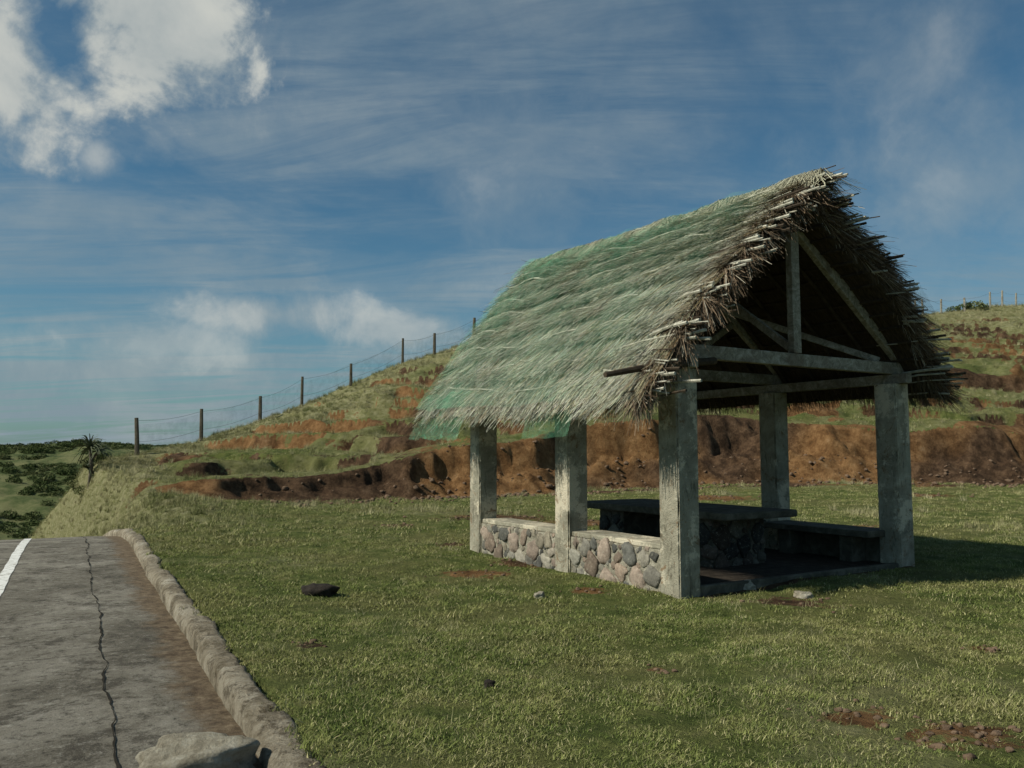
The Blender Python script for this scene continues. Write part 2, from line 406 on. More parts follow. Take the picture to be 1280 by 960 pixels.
ribbon('joint',-3.5,lambda s:.02+.0*s,-3,40,.2,.008,crack_m,.02,25)
for k,sj in enumerate([2.2,7.4,12.6,17.8]):
    d=np.arange(-7,-.3,.06); s=sj+(fbm(d*1.3,d*0,4,30+k)-.5)*.2
    P=[]
    for sg in(-1,1):
        s_=s+sg*(.002+.004*vn(d*4,d*0,k)); x,y=to_xy(d-bend(s_),s_); P.append(np.stack([x,y,rzz(d,s_)+.007],-1))
    V=np.stack(P,1).reshape(-1,3); i=np.arange(len(d)-1)*2
    mk('slab_joint',V,np.stack([i,i+1,i+3,i+2],-1),crack_m,parent=road)
ks=np.arange(-6,45,.05)
prof=np.array([[-.01,-.08],[-.005,.0],[.0,.06],[.012,.105],[.045,.13],[.10,.137],[.15,.135],[.19,.12],[.205,.08],[.21,-.05]])
PA,KS=np.meshgrid(np.arange(len(prof)),ks,indexing='ij')
pd=prof[PA,0]; pz=prof[PA,1]
wear=(fbm(KS/.30,PA*.4,5,77,.65)-.5)
joint=np.exp(-(((KS%1.1)-.55)/.022)**2)
pd=pd+wear*.06*(PA>0)*(PA<9)+(fbm(KS/2.,KS*0,2,78)-.5)*.09
pz=pz+wear*.06*(PA>1)*(PA<9)-joint*.035*(PA>1)*(PA<9)-.06*ss(.5,.75,vn(KS/.6,KS*0,79))*(PA>2)*(PA<9)*.6
kx,ky=to_xy(pd-bend(KS),KS)
kerb=mk('concrete_kerb',np.stack([kx,ky,roadz(KS)+pz],-1).reshape(-1,3),gridfaces(len(prof),len(ks)),kerb_m,smooth=True)

# ------------------------------------------------------------------ shelter
shelter=bpy.data.objects.new('thatched_picnic_shelter',None); link(shelter)
shelter.location=(1.87,9.25,0); shelter.rotation_euler=(0,0,math.radians(31.67))
def part(name,parts,mat,bev=.0,**k):
    v,f=merge(parts); o=mk(name,v,f,mat,parent=shelter,**k)
    if bev: bevel(o,bev)
    return o
def rough_post(x,y,i,zt=2.56):
    w=.33; n=70; V=[];F=[]
    ring=[(-1,-1),(-.9,-1),(-.33,-1),(.33,-1),(.9,-1),(1,-1),(1,-.9),(1,-.33),(1,.33),(1,.9),(1,1),(.9,1),(.33,1),(-.33,1),(-.9,1),(-1,1),(-1,.9),(-1,.33),(-1,-.33),(-1,-.9)]
    m=len(ring)
    for k in range(n+1):
        zz=-.15+(zt+.15)*k/n
        for j,(a,b) in enumerate(ring):
            c=abs(a)==1 and abs(b)==1
            q=float(vn(zz*7,(j//5)*9.3+i*7.,55)); q2=float(vn(zz*22,(j//5)*3.3+i*5.,56))
            ch=(.010+.024*max(q-.6,0)/.4+.007*q2) if c else .0
            r=w/2-ch-(.003*random.random())
            V.append((x+w/2+a*r,y+w/2+b*r,zz))
    for k in range(n):
        for j in range(m): F.append((k*m+j,k*m+(j+1)%m,k*m+m+(j+1)%m,k*m+m+j))
    F.append(tuple(n*m+j for j in range(m)))
    mk('post_%d'%i,V,F,concrete_m,parent=shelter)
PY=[0,2.12,4.55]
i=0
for px in(0,4.1):
    for py in PY:
        i+=1; rough_post(px,py,i)
wz=.47
mort=[]; slabs=[]; rw=[]
for (y0,y1) in((.332,2.118),(2.452,4.548)):
    mort.append(box(.035,.30,y0,y1,-.1,wz))
    slabs.append(box(.05,.52,y0,y1,wz+.002,wz+.07))
    mort.append(box(.302,.42,y0+.01,y1-.01,-.1,wz-.01))
    rw.append(box(4.15,4.39,y0,y1,-.1,wz-.06)); rw.append(box(3.72,4.36,y0-.1,y1,wz-.056,wz+.035))
    for yy in(y0+.25,y1-.45): rw.append(box(3.85,4.148,yy,yy+.22,-.1,wz-.062))
part('wall_core',mort,mortar_m,.01)
part('bench_slabs',slabs,concrete_m,.015)
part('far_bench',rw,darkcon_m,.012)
def ico(sub):
    bm=bmesh.new(); bmesh.ops.create_icosphere(bm,subdivisions=sub,radius=1)
    v=np.array([p.co[:] for p in bm.verts]); f=np.array([[q.index for q in p.verts] for p in bm.faces]); bm.free(); return v,f
IV,IF=ico(3); IV2,IF2=ico(2); IV4,IF4=ico(4)
def blob(seed,V=IV,amp=.35,fr=1.3):
    n=fbm(V[:,0]*fr+seed*3.1+5,V[:,1]*fr+V[:,2]*1.7*fr+seed,3,seed)-.5
    m=fbm(V[:,2]*fr+seed*1.1,V[:,0]*fr-V[:,1]*fr+seed,3,seed+9)-.5
    return V*(1+amp*n+amp*m)[:,None]
pal=[(.20,.19,.16),(.29,.27,.22),(.25,.195,.15),(.28,.225,.18),(.13,.13,.115),(.36,.34,.27),(.23,.205,.155),(.11,.11,.10),(.28,.25,.20),(.24,.23,.19)]
SV=[];SF=[];SC=[];off=0
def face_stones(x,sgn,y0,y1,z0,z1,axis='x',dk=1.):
    global off
    placed=[]
    for r,tries in((.135,40),(.105,120),(.080,300),(.055,900),(.034,1200)):
        for _ in range(tries):
            rr=r*random.uniform(.85,1.15); yy=random.uniform(y0+rr*.7,y1-rr*.7); zz=random.uniform(z0+rr*.2,z1-rr*.85)
            if all(math.hypot(yy-a,zz-b)>(rr+c)*.92 for a,b,c in placed): placed.append((yy,zz,rr))
    for k,(yy,zz,rr) in enumerate(placed):
        v=blob(random.randint(0,900),IV,1.1,.85)
        v=np.sign(v)*np.abs(v)**random.uniform(.55,.85)
        an=random.uniform(0,3.1); ca,sa=math.cos(an),math.sin(an)
        a=v[:,1]*rr*random.uniform(.95,1.12); b=v[:,2]*rr*random.uniform(.76,.92)
        P=np.stack([x+sgn*(v[:,0]*rr*.34-rr*.03),yy+a*ca-b*sa,zz+a*sa+b*ca],-1)
        if axis=='y': P=P[:,[1,0,2]]
        SV.append(P); SF.append(IF+off); off+=len(IV)
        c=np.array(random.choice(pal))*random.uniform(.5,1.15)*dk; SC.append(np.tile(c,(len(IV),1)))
for (y0,y1) in((.36,2.10),(2.48,4.53)):
    face_stones(.035,-1,y0,y1,-.02,wz+.02)
face_stones(1.2,-1,1.75,2.75,.0,.66,'y',.35)  # pedestal stones dimmed: interior shade is put into their colour
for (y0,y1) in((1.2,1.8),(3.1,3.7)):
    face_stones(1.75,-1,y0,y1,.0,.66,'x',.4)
mk('wall_stones',np.concatenate(SV),np.concatenate(SF),stone_m,parent=shelter,col=np.concatenate(SC),smooth=True)
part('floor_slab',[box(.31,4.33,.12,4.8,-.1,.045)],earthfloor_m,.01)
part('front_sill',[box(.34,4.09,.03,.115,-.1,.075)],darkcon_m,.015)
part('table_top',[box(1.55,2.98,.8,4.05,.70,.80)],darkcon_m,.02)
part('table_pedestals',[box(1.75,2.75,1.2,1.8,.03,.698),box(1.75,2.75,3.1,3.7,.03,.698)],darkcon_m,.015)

def roof(side,a,q,lift=0.):
    q=np.asarray(q,float); a=np.asarray(a,float)
    zr=5.05+.022*a+.10*(fbm(a*1.0,a*0,3,3)-.5)
    if side<0: v=2.2-q*2.90; ez=2.20; nx=-.719
    else: v=2.2+q*2.68; ez=2.50; nx=.719
    zz=zr+(ez-zr)*q+.21*np.sin(np.pi*np.clip(q,0,1))+.16*(fbm(a*.9+side,q*4,3,13)-.5)
    return v+nx*lift, a, zz+.695*lift
def a0(q): return -.32+.07*np.sin(np.asarray(q)*9)
def a1(q): return 6.3-1.2*np.asarray(q)
for side,nm in((-1,'left'),(1,'right')):
    na,nq=40,20
    Q,T=np.meshgrid(np.linspace(0,.985,nq),np.linspace(0,1,na),indexing='ij')
    Aa=a0(Q)+.08+(a1(Q)-a0(Q)-.16)*T
    vx,vy,vz=roof(side,Aa,Q,-.03); top=np.stack([vx,vy,vz],-1).reshape(-1,3)
    th=.38*(1-Q)+.13*Q; bot=np.stack([vx,vy,vz-th],-1).reshape(-1,3)
    F=gridfaces(nq,na); n=nq*na
    idx=np.arange(n).reshape(nq,na); brd=np.concatenate([idx[0,:],idx[1:,-1],idx[-1,-2::-1],idx[-2:0:-1,0]])
    nb=np.roll(brd,-1); R=np.stack([brd,nb,nb+n,brd+n],-1)
    mk('roof_bed_'+nm,np.concatenate([top,bot]),np.concatenate([F,F[:,::-1]+n,R]),thatchbase_m,parent=shelter)
TV=[];TF=[];TC=[];to=0
def add_str(P,W,w0,w1,C):
    global to
    v,f=strands(P,W,w0,w1); TV.append(v); TF.append(f+to); to+=len(v)
    TC.append(np.repeat(C,P.shape[1]*2,axis=0))
NC=9
for side in(-1,1):
    for c in range(NC):
        N=6000 if side<0 else 2600
        qe=(c+1)/NC; T=rng.random(N)
        L=rng.uniform(.28,.68,N)/4.2
        aa=a0(qe)+(a1(qe)-a0(qe))*T
        qend=qe+rng.normal(0,.020,N)+.045*(fbm(aa*.9,aa*0+c,4,6)-.5); qs=np.maximum(qend-L,0)
        if c==NC-1: qend=qend+rng.uniform(-.02,.03,N)
        fl=(fbm(aa*2.6,qe*7+aa*0,4,19,.65)-.58)*1.5+rng.normal(0,.28,N)
        K=4; t=np.linspace(0,1,K)[None,:]
        qq=qs[:,None]+(qend-qs)[:,None]*t
        lean=(fl*L*4.2*.5)[:,None]*t**1.3
        lift=(.02*rng.random(N))[:,None]+(.085+.045*rng.random(N)+(rng.random(N)<.05)*.07)[:,None]*t**1.7+.07*(fbm(aa*4.5,aa*0+c*3,3,8,.6)[:,None]-.3)
        A_=aa[:,None]+lean
        x,y,zz=roof(side,A_,qq,lift)
        over=np.maximum(qq-.97,0); zz=zz-over*1.8
        P=np.stack([x,y,zz],-1)
        W=np.zeros((N,3)); W[:,1]=1; W[:,0]=rng.normal(0,.3,N); W[:,2]=rng.normal(0,.3,N); W/=np.linalg.norm(W,axis=1)[:,None]
        b=rng.uniform(.50,1.3,N)*(.55+.86*fbm(aa*3.2,aa*0+c*1.7,4,29,.7))
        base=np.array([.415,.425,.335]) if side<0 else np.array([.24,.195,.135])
        C=base[None,:]*b[:,None]*(1+rng.normal(0,.05,(N,3)))
        br=(rng.random(N)<.16); C[br]*=np.array([.72,.58,.44])
        edge=np.clip(1-(A_[:,0]-a0(qe))/.35,0,1)[:,None]; C=C*(1-edge)+C*np.array([.68,.55,.44])*edge
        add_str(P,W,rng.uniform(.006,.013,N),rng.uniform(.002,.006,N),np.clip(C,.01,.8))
N=6500; aa=rng.uniform(a0(0)-.05,a1(0),N); K=5; t=np.linspace(-1,1,K)[None,:]*rng.uniform(.12,.32,N)[:,None]+rng.normal(0,.06,N)[:,None]
hh=rng.uniform(.02,.12,N)[:,None]+.09*(fbm(aa*2.4,aa*0,3,66)[:,None]-.4)
xl=2.2+t; zt_=5.05+.022*aa[:,None]+.05+hh-np.abs(t)*.95; zt_=np.minimum(zt_,5.07+.022*aa[:,None]+hh)
yy_=aa[:,None]+t*rng.normal(0,.7,N)[:,None]
P=np.stack([xl,yy_,zt_],-1); W=np.zeros((N,3)); W[:,1]=1; W[:,2]=rng.normal(0,.4,N)
b=rng.uniform(.5,1.2,N)
add_str(P,W,np.full(N,.009),np.full(N,.004),np.array([.38,.37,.27])[None,:]*b[:,None])
for side in(-1,1):
    for (endf,sg,N) in((a0,-1,6500),(a1,1,2500)):
        q=rng.uniform(0,1.0,N); th=(.38*(1-q)+.13*q)
        q=np.where(rng.random(N)<.6,np.round(q*NC)/NC+rng.normal(0,.012,N),q); q=np.clip(q,0,1)
        lf=-rng.random(N)**1.5*th*.75+.07
        L=rng.uniform(.12,.46,N)*np.where(rng.random(N)<.1,1.5,1)
        aa=endf(q)-sg*.14; K=4; t=np.linspace(0,1,K)[None,:]
        A_=aa[:,None]+sg*(L*rng.uniform(.1,.95,N))[:,None]*t
        qq=q[:,None]+(L*rng.uniform(.1,1.1,N)/4.2)[:,None]*t
        x,y,zz=roof(side,A_,qq,lf[:,None]+(rng.normal(0,.08,N))[:,None]*t)
        zz=zz-(rng.uniform(0,.14,N))[:,None]*t**2
        P=np.stack([x,y,zz],-1); W=rng.normal(0,1,(N,3)); W/=np.linalg.norm(W,axis=1)[:,None]
        b=rng.uniform(.25,1.3,N)
        C=np.array([.19,.14,.095])[None,:]*b[:,None]; lt=rng.random(N)<.16; C[lt]=np.array([.45,.41,.32])*b[lt][:,None]
        add_str(P,W,rng.uniform(.006,.014,N),rng.uniform(.002,.007,N),np.clip(C,.01,.8))
for side in(-1,1):
    N=4500; aa=rng.uniform(a0(1),a1(1),N); q0=rng.uniform(.88,1.0,N); K=4; t=np.linspace(0,1,K)[None,:]
    L=rng.uniform(.08,.24,N)*(.6+.8*fbm(aa*3,aa*0,3,44))
    x,y,zz=roof(side,aa[:,None]+rng.normal(0,.05,N)[:,None]*t,q0[:,None]+(L*.4/4.2)[:,None]*t,-.06-rng.random(N)[:,None]*.08)
    zz=zz-(L)[:,None]*t*.75
    P=np.stack([x,y,zz],-1); W=rng.normal(0,1,(N,3)); W[:,2]=0; W/=np.linalg.norm(W,axis=1)[:,None]
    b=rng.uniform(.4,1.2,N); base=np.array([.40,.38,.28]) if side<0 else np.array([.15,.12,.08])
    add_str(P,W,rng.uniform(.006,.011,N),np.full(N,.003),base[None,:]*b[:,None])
mk('thatch',np.concatenate(TV),np.concatenate(TF),thatch_m,parent=shelter,col=np.concatenate(TC))
parts=[];dparts=[]
for side in(-1,1):
    for k in range(130):
        q=random.choice([.0,.11,.22,.33,.44,.56,.67,.78,.89,.96])+random.gauss(0,.014); q=max(q,0)
        l=random.uniform(.02,.15) if random.random()<.75 else random.uniform(-.2,.05)
        aS=.25; aE=-.30-random.uniform(.02,.36)
        x0,y0,z0=[float(i) for i in roof(side,aS,q,l-.07)]
        x1,y1,z1=[float(i) for i in roof(side,aE,q+random.uniform(-.012,.022),l+random.uniform(-.05,.05))]
        (parts if random.random()<.6 else dparts).append(tube([(x0,y0,z0),((x0+x1)/2,(y0+y1)/2,(z0+z1)/2+random.uniform(-.01,.02)),(x1,y1,z1-random.uniform(0,.04))],random.uniform(.007,.019),5))
part('thatch_batten_ends',parts,rope_m); part('thatch_batten_ends_dark',dparts,darkwood_m)
parts=[]
for side,qs_ in((-1,[.03,.14,.27,.39,.51,.62,.74,.85,.94]),(1,[.1,.4,.7])):
    for q in qs_:
        e0=float(a0(q)); e1=float(a1(q)); ph=random.uniform(0,9); seg=e0
        while seg<e1-.3:
            ln=random.uniform(.8,2.4); en=min(seg+ln,e1); pts=[]; dq=random.uniform(-.012,.012)
            for k in range(9):
                a=seg+(en-seg)*k/8; qq=q+dq+.020*math.sin(a*1.7+ph)+random.uniform(-.003,.003)
                pts.append([float(i) for i in roof(side,a,qq,.10+.02*math.sin(a*5+ph))])
            parts.append(tube(pts,random.uniform(.007,.012),5)); seg=en+random.choice([-.2,.1,.5])
part('roof_battens',parts,rope_m)
def net(name,side,qa,qb,aa0,aa1,lift,w,seed,hang=.35):
    nq,na=44,110
    Q,T=np.meshgrid(np.linspace(qa,qb,nq),np.linspace(0,1,na),indexing='ij')
    lo=aa0(Q) ; hi=aa1(Q); Aa=lo+(hi-lo)*T
    wr=.07*fbm(Aa*3,Q*14,3,seed)+.04*fbm(Aa*9,Q*40,2,seed+3)
    x,y,zz=roof(side,Aa,Q,lift+wr); ov=np.maximum(Q-1.0,0)*4.2; zz=zz-ov*hang
    return mk(name,np.stack([x,y,zz],-1).reshape(-1,3),gridfaces(nq,na),net_m,parent=shelter,smooth=True,
       uv=np.stack([Aa,Q*4.2],-1).reshape(-1,2),col=np.repeat(w(Aa,Q).reshape(-1,1),3,1))
net('green_net_main',-1,0,1.02,lambda q:-.25+.3*q,lambda q:a1(q)+.03,.11,lambda a,q:np.clip((.24+ss(.34,.05,q)*.50*ss(.5,1.8,a)*ss(.28,.5,fbm(a*1.1,q*6,3,39)+.08)+ss(4.4,6.2,a+1.1*q)*.30+ss(.93,1.0,q)*.30*ss(3,4.5,a)+.22*ss(.42,.60,fbm(a*1.1,q*4,3,9)))*ss(-.3,.9,a+.5*(fbm(a*2,q*8,3,49)-.5)),0,1),5)
net('green_net_corner',-1,.93,1.075,lambda q:3.5+0*q,lambda q:a1(q)+.12,.03,lambda a,q:.62+.3*ss(.4,.6,fbm(a*3,q*20,2,5)),15,.9)
net('green_net_hem',-1,.98,1.05,lambda q:.9+0*q,lambda q:1.9+0*q,.0,lambda a,q:0*a+.65,18,1.4)
net('green_net_right',1,.0,.12,lambda q:.3+0*q,lambda q:a1(q),.10,lambda a,q:0*a+.6,25)
net('green_net_verge',1,.60,.78,lambda q:-.55+0*q,lambda q:.2+0*q,.12,lambda a,q:0*a+.6,35)
parts=[]
for side in(-1,1):
    for q in np.arange(.05,.98,.075):
        th=.38*(1-q)+.13*q+.02
        p=[[float(i) for i in roof(side,a,q,0)] for a in(-.25,2.,4.,float(a1(q))-.1)]
        parts.append(tube([(a,b,c-th-.04) for a,b,c in p],.022,6))
    for a in np.arange(.55,4.8,.55):
        p=[[float(i) for i in roof(side,a,q,0)]+[.38*(1-q)+.13*q+.085] for q in(.03,.35,.7,.95)]
        parts.append(tube([(x,y,z-t) for x,y,z,t in p],.032,6))
part('roof_poles',parts,darkwood_m)
parts=[];pd_=[]
for k,ty in enumerate((.14,2.30,4.72)):
    L=parts if k==0 else pd_
    L.append(beam((-.16,ty,2.785),(4.6,ty,2.785),.10,.165,seg=6))
    L.append(beam((2.2,ty-.004,2.875),(2.2,ty-.004,4.60),.10,.15,up=(1,0,0)))
    for sx_ in(-1,1):
        L.append(beam((2.2+sx_*.02,ty+.004,4.60),(2.2+sx_*2.42,ty+.004,2.78),.09,.15))
        if k: L.append(beam((2.2+sx_*.08,ty+.008,2.95),(2.2+sx_*1.15,ty+.008,3.62),.07,.10))
for x_ in(.165,4.265):
    pd_.append(beam((x_,-.12,2.632),(x_,5.0,2.632),.13,.138,seg=6))
pd_.append(beam((2.2,-.1,4.66),(2.2,5.9,4.72),.08,.12))
pd_.append(beam((2.2,.2,2.95),(2.2,2.2,4.45),.06,.10)); pd_.append(beam((.25,.22,2.9),(1.9,2.2,3.9),.06,.09)); pd_.append(beam((4.1,.22,2.9),(2.6,2.2,3.9),.06,.09))
part('gable_truss',parts,wood_m,.008); part('inner_frame',pd_,wood_m,.008)
part('eave_pole',[tube([(.55,-.06,2.66),(-.4,-.10,2.55),(-1.12,-.12,2.41)],[.045,.04,.03],8)],darkwood_m)

# ------------------------------------------------------------------ fence
net2_m,g=newmat('fence_netting')
uv=g.n('ShaderNodeUVMap').outputs[0]; n=g.noise(uv,3,3,.6)
fac=g.mr(n,.3,.7,.03,.17)
df=g.n('ShaderNodeBsdfDiffuse'); df.inputs[0].default_value=(.07,.24,.19,1)
tp=g.n('ShaderNodeBsdfTransparent'); mx=g.n('ShaderNodeMixShader'); g.put(mx.inputs[0],fac)
g.nt.links.new(tp.outputs[0],mx.inputs[1]); g.nt.links.new(df.outputs[0],mx.inputs[2])
o=g.n('ShaderNodeOutputMaterial'); g.nt.links.new(mx.outputs[0],o.inputs[0])
def fence(name,ds,h,net_on,seed):
    par=bpy.data.objects.new(name,None); link(par); random.seed(seed)
    P=[]
    parts=[]
    for d in ds:
        s=float(sridge(d))-.3+random.uniform(-.3,.2); x,y=to_xy(d,s); zz=float(height(x,y)[0]); hh=h*random.uniform(.88,1.15)
        tx,ty=random.uniform(-.09,.09),random.uniform(-.05,.05); r=random.uniform(.8,1.1)
        parts.append(tube([(x,y,zz-.3),(x+tx*.5,y+ty*.5,zz+hh*.5),(x+tx,y+ty,zz+hh)],[.095*r,.085*r,.075*r],7)); P.append((x+tx,y+ty,zz,hh))
    v,f=merge(parts); mk('posts',v,f,fencewood_m if net_on else wood_m,parent=par)
    wires=[]
    for a,b in zip(P[:-1],P[1:]):
        for fr in(.35,.92):
            pts=[]
            for k in range(7):
                t=k/6; pts.append((a[0]+(b[0]-a[0])*t,a[1]+(b[1]-a[1])*t,a[2]+fr*a[3]+(b[2]+fr*b[3]-a[2]-fr*a[3])*t-.12*math.sin(math.pi*t)))
            wires.append(tube(pts,.005,4,False))
    v,f=merge(wires); mk('wires',v,f,darkwood_m,parent=par)
    if net_on:
        V=[];U=[]
        m=0
        for a,b in zip(P[:-1],P[1:]):
            for k in range(8):
                t=k/8; zz0=a[2]+(b[2]-a[2])*t; sg=.12*math.sin(math.pi*t)
                x=a[0]+(b[0]-a[0])*t;y=a[1]+(b[1]-a[1])*t
                V+=[(x,y,zz0+.05),(x,y,zz0+.92*h-sg)]; U+=[(m*.4,0),(m*.4,1.)]; m+=1
        n=len(V)//2; i=np.arange(n-1)*2
        mk('net',V,np.stack([i,i+2,i+3,i+1],-1),net2_m,parent=par,uv=U)
fence('wooden_fence',[1.4,4.1,6.9,9.2,11.8,15.0,16.9,19.5,22.5,25.5,28.5],1.35,True,2)
fence('wooden_fence',[40,43,46,49,52,55,58.3,59.3,61.5,64,67.5,68.7,71,74,78],1.2,False,3)
random.seed(99)
# ------------------------------------------------------------------ loose objects
def rock(name,x,y,sx,sy,sz,mat,seed,rot=0,amp=.5,z=None,boxy=.8):
    v=blob(seed,IV4,amp,1.1); v=np.sign(v)*np.abs(v)**boxy
    v=v*(1+.14*(fbm(v[:,0]*4+seed,v[:,1]*4+v[:,2]*5,4,seed,.6)-.5))[:,None]*np.array([sx,sy,sz])
    o=mk(name,v,IF4,mat,smooth=True); 
    if z is None: z=float(height(x,y)[0])
    o.location=(x,y,z+sz*.35); o.rotation_euler=(0,0,rot); return o
rock('gutter_stone',-1.56,4.24,.29,.16,.12,rock_m,21,.35,.9,z=.0,boxy=.8)
rock('dark_soil_lump',-2.12,9.2,.17,.12,.09,dark_m,5,amp=1.1)
rock('dark_soil_lump',-.15,5.6,.035,.03,.03,dark_m,6,amp=1.)
rock('small_stone',.3,9.15,.06,.05,.05,rock_m,8,amp=1.)
rock('small_stone',2.8,9.9,.10,.07,.06,rock_m,9,amp=1.)
rock('small_stone',3.25,9.3,.09,.06,.05,rock_m,10,amp=1.)
CV=[];CF=[];co=0
for (bx,by,br) in bare+[(2.5,4.8,.35),(2.45,4.7,.3),(2.5,4.8,.4)]:
    for k in range(int(34*min(br,1.2)**.7)):
        x=bx+random.gauss(0,br*.5); y=by+random.gauss(0,br*.4); 
        r=random.uniform(.008,.036)*random.uniform(.5,1)*(1.8 if by>15 else 1)
        v=blob(random.randint(0,500),IV2,.9,1.2)*np.array([r,r*random.uniform(.6,1),r*.6])
        CV.append(v+np.array([x,y,float(height(x,y)[0])+r*.2])); CF.append(IF2+co); co+=len(IV2)
for k in range(1300):
    d=random.uniform(4,42); s=float(sfoot(d))+random.uniform(-2.2,1.4); x,y=to_xy(d,s)
    r=random.uniform(.02,.12)*random.random()**.7
    v=blob(random.randint(0,500),IV2,.9,1.2)*np.array([r,r,r*.7])
    CV.append(v+np.array([x,y,float(height(x,y)[0])+r*.2])); CF.append(IF2+co); co+=len(IV2)
mk('soil_clods',np.concatenate(CV),np.concatenate(CF),clod_m,smooth=True)

# ------------------------------------------------------------------ instanced vegetation
def clump(name,coll,n,rad,h0,h1,w,lean,mat,dryp,seed,K=4):
    r=np.random.default_rng(seed)
    an=r.uniform(0,2*np.pi,n); rr=rad*np.sqrt(r.random(n)); x=rr*np.cos(an); y=rr*np.sin(an)
    h=r.uniform(h0,h1,n); la=r.uniform(0,2*np.pi,n); ll=h*r.uniform(.1,lean,n)
    t=np.linspace(0,1,K)[None,:]
    P=np.stack([x[:,None]+(ll*np.cos(la))[:,None]*t**2,y[:,None]+(ll*np.sin(la))[:,None]*t**2,-.01+h[:,None]*t*(1-.18*t)],-1)
    W=np.stack([-np.sin(la+r.normal(0,.5,n)),np.cos(la),0*la],-1)
    v,f=strands(P,W,w*r.uniform(.7,1.3,n),np.full(n,w*.15))
    c=(r.random(n)<dryp)*r.uniform(.4,1,n)
    mk(name,v,f,mat,col=np.repeat(np.repeat(c[:,None],3,1),K*2,axis=0),coll=coll)
def collection(n): return bpy.data.collections.new(n)
turf=collection('turf_tufts'); 
for k in range(5): clump('turf_tuft_%d'%k,turf,32,.085,.008,.032,.0054,1.7,grass_m,.18,k,3)
tall=collection('tall_tufts')
for k in range(4): clump('tall_tuft_%d'%k,tall,34,.10,.10,.30,.009,1.1,drygrass_m,.5,20+k,3)
mid=collection('mid_tufts')
for k in range(4): clump('mid_tuft_%d'%k,mid,34,.16,.03,.08,.010,1.6,grass_m,.24,40+k,3)
stalk=collection('dry_stalks')
for k in range(3): clump('dry_stalk_%d'%k,stalk,16,.10,.03,.10,.0032,1.8,drygrass_m,.5,60+k)
bush=collection('shrub_clumps')
for k in range(4):
    r=np.random.default_rng(80+k); n=420
    u=r.normal(0,1,(n,3)); u/=np.linalg.norm(u,axis=1)[:,None]; rad=r.uniform(.45,1,n)**.6
    lob=1+.35*(fbm(u[:,0]*2+k*5,u[:,1]*2+u[:,2]*2,2,k)-.5)*2
    c=u*(rad*lob)[:,None]*np.array([1,1,.65]); c[:,2]+=.3; 
    e1=r.normal(0,1,(n,3)); e1/=np.linalg.norm(e1,axis=1)[:,None]; e2=np.cross(e1,r.normal(0,1,(n,3))); e2/=np.linalg.norm(e2,axis=1)[:,None]
    sz=r.uniform(.07,.15,n)[:,None]
    V=np.stack([c-e1*sz,c-e2*sz*.6,c+e1*sz,c+e2*sz*.6],1).reshape(-1,3); F=np.arange(n*4).reshape(-1,4)
    sh=np.repeat(r.uniform(.6,1.7,n),4)[:,None]*np.ones(3)
    mk('shrub_clump_%d'%k,V,F,leaf_m,col=sh,coll=bush)
def scatter(name,P,scl,coll):
    n=len(P); me=bpy.data.meshes.new(name); me.vertices.add(n); me.vertices.foreach_set('co',np.asarray(P,np.float32).ravel())
    a=me.attributes.new('scl','FLOAT','POINT'); a.data.foreach_set('value',np.asarray(scl,np.float32))
    rot=np.stack([rng.normal(0,.12,n),rng.normal(0,.12,n),rng.uniform(0,6.28,n)],-1).astype(np.float32)
    a=me.attributes.new('rot','FLOAT_VECTOR','POINT'); a.data.foreach_set('vector',rot.ravel())
    o=bpy.data.objects.new(name,me); link(o)
    ng=bpy.data.node_groups.new(name,'GeometryNodeTree')
    ng.interface.new_socket('Geometry',in_out='INPUT',socket_type='NodeSocketGeometry'); ng.interface.new_socket('Geometry',in_out='OUTPUT',socket_type='NodeSocketGeometry')
    N=ng.nodes; gi=N.new('NodeGroupInput'); go=N.new('NodeGroupOutput'); ip=N.new('GeometryNodeInstanceOnPoints'); ci=N.new('GeometryNodeCollectionInfo')
    ci.inputs['Collection'].default_value=coll; ci.inputs['Separate Children'].default_value=True; ci.inputs['Reset Children'].default_value=True
    ip.inputs['Pick Instance'].default_value=True
    na=N.new('GeometryNodeInputNamedAttribute'); na.data_type='FLOAT'; na.inputs[0].default_value='scl'
    nr=N.new('GeometryNodeInputNamedAttribute'); nr.data_type='FLOAT_VECTOR'; nr.inputs[0].default_value='rot'
    l=ng.links.new; l(gi.outputs[0],ip.inputs['Points']); l(ci.outputs[0],ip.inputs['Instance']); l(nr.outputs[0],ip.inputs['Rotation']); l(na.outputs[0],ip.inputs['Scale']); l(ip.outputs[0],go.inputs[0])
    m=o.modifiers.new('scatter','NODES'); m.node_group=ng
    return o
def inshel(x,y):
    u_=(x-1.87)*(-.525)+(y-9.25)*.851; v_=(x-1.87)*.851+(y-9.25)*.525
    return (u_>-.0)&(u_<4.9)&(v_>-.02)&(v_<4.45)
def sample(n,y0,y1,wl,wr,dmin=.2):
    y=np.sqrt(rng.uniform(y0**2,y1**2,n)); x=rng.uniform(-wl,wr,n)*y
    z,dirt,dry,farm,de=height(x,y)
    keep=(de>dmin)&(~inshel(x,y)); return x,y,z,dirt,dry,farm,de,keep
def fin(x,y,z,k): return np.stack([x[k],y[k],z[k]],-1)
PT=[];SC_=[]
for (n,y0,y1,s0) in((27000,2.6,8,1.0),(22000,8,15,1.3)):
    x,y,z,dirt,dry,farm,de,k=sample(n,y0,y1,.72,.85,.17)
    dz=fbm(x/.5,y/.5,4,201,.6); k&=(rng.random(n)>dirt*1.5)&(rng.random(n)<.15+1.8*ss(.35,.6,dz))
    PT.append(fin(x,y,z,k)); SC_.append((s0*rng.uniform(.6,1.25,n)*(.45+1.0*dz))[k])
scatter('short_grass',np.concatenate(PT),np.concatenate(SC_),turf)
n=24000; x,y,z,dirt,dry,farm,de,k=sample(n,14,40,.72,.85,.2); dz=fbm(x/1.2,y/1.2,3,202)
